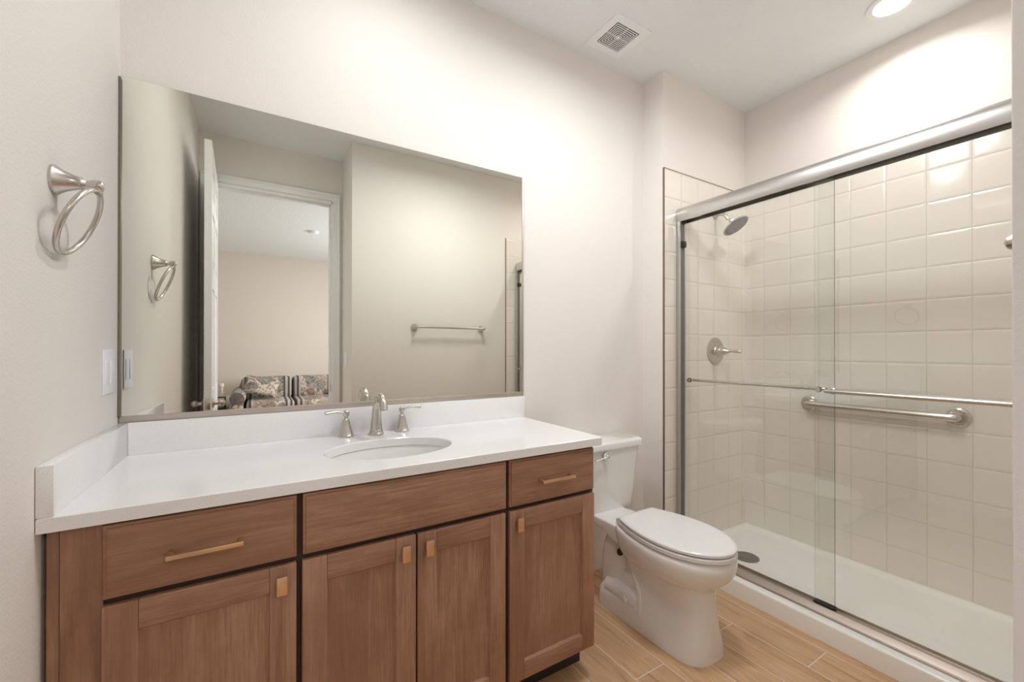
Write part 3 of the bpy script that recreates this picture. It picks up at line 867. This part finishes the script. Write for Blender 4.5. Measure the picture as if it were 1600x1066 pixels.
# ------------------------------------------------------------------ shower doors
sd_ = thing('shower_door', 'sliding glass shower door set under a rounded metal header', 'shower door', (2.49, -0.91, 0.086))
HY0, HY1 = -D2 + 0.0075, -DS - 0.0075
prof = [(2.457, 1.972), (2.4525, 1.985), (2.4510, 2.005), (2.4535, 2.025), (2.4605, 2.042), (2.4720, 2.053), (2.488, 2.057), (2.505, 2.053), (2.518, 2.042), (2.526, 2.025), (2.529, 2.005), (2.529, 1.972),
        (2.524, 1.972), (2.524, 2.022), (2.462, 2.022), (2.462, 1.972)]
bm = nb(); prism(bm, prof, 'y', HY0, HY1); hd = obj('header_rail', bm, M['alu'], sd_, angle=30)
bm = nb(); box(bm, 2.4630, 2.5235, HY0 + 0.001, HY1 - 0.001, 2.012, 2.0215); obj('track_liner', bm, M['liner'], sd_)
for (ya, yb) in ((HY1 - 0.026, HY1), (HY0, HY0 + 0.026)):
    bm = nb()
    box(bm, 2.456, 2.488, ya, yb, 0.117, 1.990, 0.002); box(bm, 2.4885, 2.524, *((yb - 0.014, yb) if yb == HY1 else (ya, ya + 0.014)), 0.101, 1.990, 0.002)
    jb = obj('side_jamb', bm, M['alu'], sd_)
    bm = nb(); box(bm, 2.4610, 2.4875, *((ya - 0.0015, ya + 0.002) if yb == HY1 else (yb - 0.002, yb + 0.0015)), 0.125, 1.970, 0.0005); obj('jamb_reflection_strip', bm, M['liner'], jb)  # dark strip stands in for the dark reflection in the jamb
bm = nb(); box(bm, 2.461, 2.497, HY1 - 0.040, HY1 - 0.020, 1.822, 1.858, 0.003); obj('bumper', bm, M['black'], sd_)
bm = nb(); box(bm, 2.461, 2.497, HY0 + 0.020, HY0 + 0.040, 1.822, 1.858, 0.003); obj('bumper', bm, M['black'], sd_)
bm = nb(); prism(bm, [(2.424, 0.0866), (2.4245, 0.0890), (2.432, 0.0965), (2.446, 0.1150), (2.4515, 0.1160), (2.456, 0.1120), (2.460, 0.0910), (2.484, 0.0910), (2.486, 0.0970), (2.490, 0.0970), (2.492, 0.0910), (2.516, 0.0910), (2.519, 0.1000), (2.524, 0.1000), (2.526, 0.0866)], 'y', HY0, HY1); obj('bottom_track', bm, M['track'], sd_)
bm = nb(); box(bm, 2.4630, 2.4870, -0.946, -0.868, 0.0915, 0.122, 0.003); box(bm, 2.4535, 2.4640, -0.946, -0.868, 0.1165, 0.122, 0.001); obj('bottom_guide', bm, M['black'], sd_)


def glass_panel(x, ya, yb, bx, by0, by1, edge_y):
    bm = nb(); box(bm, x - 0.003, x + 0.003, ya, yb, 0.109, 1.995)
    for f in bm.faces:
        f.normal_update(); f.material_index = 1 if abs(f.normal.x) < 0.5 else 0
    p = obj('glass_panel', bm, [M['glass'], edge_y], sd_, smooth=False)
    bm = nb(); sg = -1 if bx < x else 1; zb = 1.048
    tube(bm, spline([(x + sg * 0.003, by0, zb), (bx - sg * 0.010, by0, zb), (bx, by0 - 0.010 * (1 if by0 > by1 else -1), zb), (bx, (by0 + by1) / 2, zb), (bx, by1 + 0.010, zb), (bx - sg * 0.010, by1, zb), (x + sg * 0.003, by1, zb)], 6), 0.0085, 14)
    lathe(bm, [(0.014, 0), (0.014, 0.005), (0.010, 0.008)], (x + sg * 0.003, by0, zb), (sg, 0, 0), 16); lathe(bm, [(0.014, 0), (0.014, 0.005), (0.010, 0.008)], (x + sg * 0.003, by1, zb), (sg, 0, 0), 16)
    lathe(bm, [(0.011, 0), (0.011, 0.004)], (x - sg * 0.003, by0, zb), (-sg, 0, 0), 16); lathe(bm, [(0.011, 0), (0.011, 0.004)], (x - sg * 0.003, by1, zb), (-sg, 0, 0), 16)
    obj('towel_rail', bm, M['nickel'], p)
    bm = nb()
    for yy in (ya + 0.07, yb - 0.07):
        box(bm, x - 0.006, x + 0.006, yy - 0.045, yy + 0.045, 1.985, 2.002, 0.001); lathe(bm, [(0.012, 0), (0.012, 0.006)], (x - 0.003, yy, 2.005), (1, 0, 0), 16)
    obj('roller_hanger', bm, M['nickel'], p)
    return p


glass_panel(2.474, -1.655, -0.868, 2.438, -0.940, -1.590, M['glass_edge_refracted'])
glass_panel(2.505, -0.932, -0.172, 2.540, -0.205, -0.868, M['glass_edge'])

# ------------------------------------------------------------------ shower fittings
SHX = 2.836; YE = -DS - 0.006
sh = thing('overhead_shower', 'brushed nickel shower head angled down from the tiled end wall', 'shower head', (SHX, YE, 2.080))
bm = nb()
lathe(bm, [(0.027, 0), (0.026, 0.005), (0.018, 0.010), (0.011, 0.013)], (SHX, YE, 2.075), (0, -1, 0), 24)
ap = spline([(SHX, YE - 0.008, 2.075), (SHX + 0.002, YE - 0.035, 2.076), (SHX + 0.006, YE - 0.062, 2.062), (SHX + 0.010, YE - 0.080, 2.034)], 6)
tube(bm, ap, 0.0105, 16); obj('arm', bm, M['nickel'], sh)
bm = nb(); hn = Vector((0.10, -0.55, -0.83)).normalized(); hc = Vector((SHX + 0.016, -0.279, 1.982))
lathe(bm, [(0.010, -0.056), (0.016, -0.050), (0.017, -0.040), (0.015, -0.034), (0.024, -0.026), (0.050, -0.016), (0.072, -0.009), (0.079, -0.004), (0.080, 0.001), (0.077, 0.004), (0.074, 0.002)], hc, hn, 40)
obj('head', bm, M['nickel'], sh)
bm = nb(); lathe(bm, [(0.074, 0.0015), (0.074, 0.0035), (0.001, 0.0055)], hc, hn, 40)
u_, w_ = basis(hn)
for rr_, k_ in ((0.066, 30), (0.054, 24), (0.041, 18), (0.028, 12), (0.015, 6)):
    for k in range(k_):
        a = 2 * PI * k / k_; lathe(bm, [(0.0028, 0), (0.0018, 0.003)], hc + hn * 0.0035 + (u_ * math.cos(a) + w_ * math.sin(a)) * rr_, hn, 6)
obj('spray_face', bm, M['grey'], sh)

va = thing('shower_valve', 'round nickel shower valve with lever below the shower head', 'valve', (2.834, YE, 1.216))
bm = nb(); lathe(bm, [(0.086, 0), (0.085, 0.004), (0.076, 0.008), (0.050, 0.011), (0.034, 0.014), (0.030, 0.020)], (2.834, YE, 1.216), (0, -1, 0), 44); obj('escutcheon', bm, M['nickel'], va)
bm = nb(); lathe(bm, [(0.030, 0.014), (0.029, 0.040), (0.026, 0.046), (0.027, 0.052), (0.024, 0.064), (0.017, 0.080), (0.012, 0.090), (0.010, 0.094)], (2.834, YE, 1.216), (0, -1, 0), 32)
lp = spline([(2.834, YE - 0.088, 1.216, 0.009), (2.838, YE - 0.105, 1.216, 0.0085), (2.842, YE - 0.130, 1.215, 0.010), (2.846, YE - 0.150, 1.2145, 0.0105), (2.848, YE - 0.160, 1.214, 0.008)], 5)
tube(bm, [p[:3] for p in lp], [p[3] for p in lp], 16); obj('lever', bm, M['nickel'], va)

XT = X2 - 0.006
gb = thing('grab_bar', 'thick brushed nickel grab bar on the long tiled wall', 'grab bar', (XT, -0.86, 0.905))
bm = nb(); ya, yb, zg = -0.545, -1.172, 0.908
tube(bm, spline([(XT - 0.004, ya, zg), (XT - 0.025, ya, zg), (XT - 0.044, ya - 0.010, zg), (XT - 0.052, ya - 0.034, zg), (XT - 0.052, (ya + yb) / 2, zg), (XT - 0.052, yb + 0.034, zg), (XT - 0.044, yb + 0.010, zg), (XT - 0.025, yb, zg), (XT - 0.004, yb, zg)], 7), 0.0188, 20)
obj('bar', bm, M['nickel'], gb)
for yy in (ya, yb):
    bm = nb(); lathe(bm, [(0.044, 0), (0.044, 0.006), (0.038, 0.012), (0.023, 0.014), (0.019, 0.012)], (XT, yy, zg), (-1, 0, 0), 32); obj('flange', bm, M['nickel'], gb)

# ------------------------------------------------------------------ ceiling fittings
vx, vy = 1.936, -0.203
vt = thing('exhaust_vent', 'square white exhaust vent with concentric slots on the ceiling', 'vent', (vx, vy, H))


def sq_ring(bm, a, b, z0, z1):
    for (x0, x1, y0, y1) in ((-b, b, a, b), (-b, b, -b, -a), (-b, -a, -a, a), (a, b, -a, a)): box(bm, vx + x0, vx + x1, vy + y0, vy + y1, z0, z1)


bm = nb(); sq_ring(bm, 0.076, 0.116, H - 0.007, H); obj('frame', bm, M['trimwhite'], vt)
bm = nb(); box(bm, vx - 0.076, vx + 0.076, vy - 0.076, vy + 0.076, H - 0.001, H); obj('backing', bm, M['black'], vt)
bm = nb()
for k in range(6):
    o_ = 0.0700 - k * 0.0107; sq_ring(bm, o_ - 0.0046, o_, H - 0.0075, H - 0.006)
box(bm, vx - 0.0085, vx + 0.0085, vy - 0.0085, vy + 0.0085, H - 0.0075, H - 0.006)
for (ax_, bx_, ay_, by_) in ((-0.076, 0.076, -0.0015, 0.0015), (-0.0015, 0.0015, -0.076, 0.076)): box(bm, vx + ax_, vx + bx_, vy + ay_, vy + by_, H - 0.006, H - 0.0045)
obj('louver', bm, M['trimwhite'], vt)


def can_light(name, label, x, y, mat):
    t = thing(name, label, 'light', (x, y, H))
    bm = nb(); lathe(bm, [(0.097, 0.0), (0.096, 0.006), (0.088, 0.009), (0.070, 0.006), (0.066, 0.001)], (x, y, H), (0, 0, -1), 40, False); obj('trim_ring', bm, M['trimwhite'], t)
    bm = nb(); lathe(bm, [(0.068, 0.001), (0.066, 0.004), (0.001, 0.004)], (x, y, H), (0, 0, -1), 40); obj('lens', bm, mat, t)
    return t


can_light('recessed_light', 'lit round recessed light in the ceiling over the shower', *SHOWER_LAMP, M['lens'])
can_light('recessed_light', 'lit round recessed light in the ceiling over the vanity, above the frame', *VANITY_LAMP, M['lens'])
fl = thing('added_fill_dome', 'round white dome added for fill light on the bathroom ceiling, above the frame', 'light', (ADDED_FILL[0], ADDED_FILL[1], H))  # body of the added fill lamp
bm = nb(); lathe(bm, [(0.20, 0.0), (0.20, 0.018), (0.19, 0.022), (0.001, 0.022)], (ADDED_FILL[0], ADDED_FILL[1], H), (0, 0, -1), 40); obj('base', bm, M['trimwhite'], fl)
bm = nb(); lathe(bm, [(0.186, 0.0225), (0.183, 0.045), (0.165, 0.070), (0.120, 0.090), (0.060, 0.098), (0.001, 0.100)], (ADDED_FILL[0], ADDED_FILL[1], H), (0, 0, -1), 40); obj('fill_dome_shade', bm, M['dome'], fl)
can_light('recessed_light', 'lit round recessed light in the bedroom ceiling, hidden behind the bathroom wall', 1.3, -4.2, M['lens'])
sm = thing('smoke_detector', 'small white round detector on the bedroom ceiling in the mirror', 'smoke detector', (1.02, -4.58, H))
bm = nb(); lathe(bm, [(0.062, 0.0), (0.062, 0.018), (0.055, 0.028), (0.030, 0.032), (0.001, 0.033)], (1.02, -4.58, H), (0, 0, -1), 32); obj('housing', bm, M['trimwhite'], sm)

# ------------------------------------------------------------------ bedroom furniture seen in the mirror
SX0, SX1 = 0.03, 1.70
so = thing('sofa', 'two-seat sofa in floral tapestry with charcoal stripes against the bedroom wall', 'sofa', (0.86, -6.0, 0))


def cushion(bm, x0, x1, y0, y1, z0, z1, r, puff=0.02):
    box(bm, x0, x1, y0, y1, z0, z1, r, 4)


bm = nb(); box(bm, SX0 + 0.05, SX1 - 0.05, -6.40, -5.46, 0.06, 0.33, 0.02, 3); obj('base', bm, M['fabric'], so)
bm = nb(); box(bm, SX0 + 0.10, SX1 - 0.10, -6.52, -6.30, 0.10, 0.70, 0.05, 4); obj('back_frame', bm, M['fabric2'], so)
xm = 0.862
for (a, b) in ((SX0 + 0.205, xm - 0.004), (xm + 0.004, SX1 - 0.205)):
    bm = nb(); box(bm, a, b, -6.20, -5.44, 0.31, 0.465, 0.055, 5); obj('seat_cushion', bm, M['fabric'], so)
for (a, b) in ((SX0 + 0.125, xm - 0.003), (xm + 0.003, SX1 - 0.125)):
    bm = nb(); box(bm, a, b, -6.34, -6.08, 0.42, 0.790, 0.075, 5); obj('back_cushion', bm, M['fabric'], so)
for s in (0, 1):
    x0 = SX0 if s == 0 else SX1 - 0.20
    bm = nb(); box(bm, x0 + 0.03, x0 + 0.17, -6.40, -5.46, 0.06, 0.50, 0.02, 3)
    lathe(bm, [(0.075, 0), (0.098, 0.01), (0.100, 0.03), (0.100, 0.90), (0.09, 0.94)], (x0 + 0.10, -5.45, 0.525), (0, -1, 0), 28) if False else lathe(bm, [(0.085, 0), (0.098, 0.01), (0.100, 0.03), (0.100, 0.92), (0.08, 0.95)], (x0 + 0.10, -6.40, 0.525), (0, 1, 0), 28)
    ar = obj('arm', bm, M['fabric2'], so)
    bm = nb(); lathe(bm, [(0.086, 0), (0.086, 0.004), (0.070, 0.008), (0.02, 0.010)], (x0 + 0.10, -5.450, 0.525), (0, 1, 0), 28); obj('arm_front', bm, M['fabric3'], ar)
for x in (SX0 + 0.09, SX1 - 0.09):
    for y in (-5.52, -6.34):
        bm = nb(); lathe(bm, [(0.022, 0), (0.028, 0.065)], (x, y, 0), (0, 0, 1), 14); obj('foot', bm, M['wood_dark'], so)

bm = nb(); n_ = 14; pw, ph = 0.235, 0.165
pc = Vector((0.43, -5.88, 0.660)); pu = Vector((0.97, 0.10, -0.20)).normalized(); pn = Vector((0.05, 0.80, 0.60)).normalized(); pu = (pu - pn * pu.dot(pn)).normalized(); pv = pn.cross(pu) * 1.0
for sgn in (1, -1):
    gr = []
    for i in range(n_ + 1):
        row = []
        for j in range(n_ + 1):
            a, b = 2 * i / n_ - 1, 2 * j / n_ - 1
            h = 0.062 * (max(0, (1 - a * a)) * max(0, (1 - b * b))) ** 0.42
            k = 1 - 0.06 * (1 - abs(a)) * 0 - 0.05 * (1 - b * b) * abs(a); k2 = 1 - 0.05 * (1 - a * a) * abs(b)
            row.append(bm.verts.new(pc + pu * (a * pw * k) + pv * (b * ph * k2) + pn * (sgn * h)))
        gr.append(row)
    for i in range(n_):
        for j in range(n_): bm.faces.new((gr[i][j], gr[i + 1][j], gr[i + 1][j + 1], gr[i][j + 1]))
bmesh.ops.remove_doubles(bm, verts=bm.verts[:], dist=1e-4)
tag(obj('throw_pillow', bm, M['fabric2'], loc=pc, angle=80), 'floral throw pillow leaning in the corner of the sofa', 'pillow')

st = thing('side_table', 'small dark wood side table beside the sofa arm', 'table', (-0.20, -5.85, 0))
bm = nb(); box(bm, -0.42, 0.0, -6.10, -5.62, 0.335, 0.36, 0.004); obj('tabletop', bm, M['wood_dark'], st)
for x in (-0.395, -0.025):
    for y in (-6.075, -5.645):
        bm = nb(); box(bm, x - 0.018, x + 0.018, y - 0.018, y + 0.018, 0, 0.335, 0.002); obj('leg', bm, M['wood_dark'], st)


def picture_mat():
    n = NT('beach_photo'); tc = n.n('ShaderNodeTexCoord').outputs['Object']; x, y, z = n.xyz(tc)
    zz = n.math('ADD', z, n.math('MULTIPLY', n.noise(tc, 18, 3), 0.03))
    c = n.ramp(n.math('DIVIDE', zz, 0.20), [(0.08, (0.05, 0.16, 0.20)), (0.38, (0.18, 0.40, 0.44)), (0.46, (0.62, 0.55, 0.46)), (0.60, (0.45, 0.50, 0.66)), (0.9, (0.55, 0.60, 0.72))])
    n.bsdf(c, 0.4); return n.m


M['picture'] = picture_mat()
pf = thing('picture_frame', 'dark wooden picture frame with a blue and teal picture on the side table', 'picture frame', (-0.11, -5.78, 0.36))
bm = nb()
for (a, b, c, d_) in ((-0.205, -0.190, 0.36, 0.535), (-0.038, -0.0215, 0.36, 0.535), (-0.19, -0.038, 0.36, 0.376), (-0.19, -0.038, 0.519, 0.535)): box(bm, a, b, -5.79, -5.77, c, d_, 0.002)
obj('frame', bm, M['wood_dark'], pf)
bm = nb(); box(bm, -0.19, -0.038, -5.787, -5.778, 0.376, 0.519); obj('picture', bm, M['picture'], pf)
bm = nb(); prism(bm, [(-5.79, 0.48), (-5.79, 0.46), (-5.86, 0.36), (-5.865, 0.36)], 'x', -0.125, -0.105); obj('easel_back', bm, M['wood_dark'], pf)
cn = thing('candle', 'tall cream candle standing behind the picture frame', 'candle', (-0.085, -5.95, 0.36))
bm = nb(); lathe(bm, [(0.022, 0), (0.022, 0.30), (0.025, 0.305), (0.033, 0.312), (0.033, 0.352), (0.028, 0.357), (0.006, 0.352)], (-0.085, -5.95, 0.36), (0, 0, 1), 24); obj('wax', bm, M['wax'], cn)
bm = nb(); tube(bm, [(-0.085, -5.95, 0.71), (-0.084, -5.95, 0.725)], 0.0015, 8); obj('wick', bm, M['black'], cn)
ol = thing('wall_outlet', 'white outlet plate low on the bedroom wall left of the sofa', 'outlet', (0.0, BY0, 0.36))
bm = nb(); box(bm, -0.045, 0.045, BY0, BY0 + 0.006, 0.345, 0.475, 0.002); obj('plate', bm, M['switch'], ol)
for zc in (0.385, 0.435):
    bm = nb(); box(bm, -0.017, 0.017, BY0 + 0.004, BY0 + 0.008, zc - 0.014, zc + 0.014, 0.004); obj('socket', bm, M['switch'], ol)
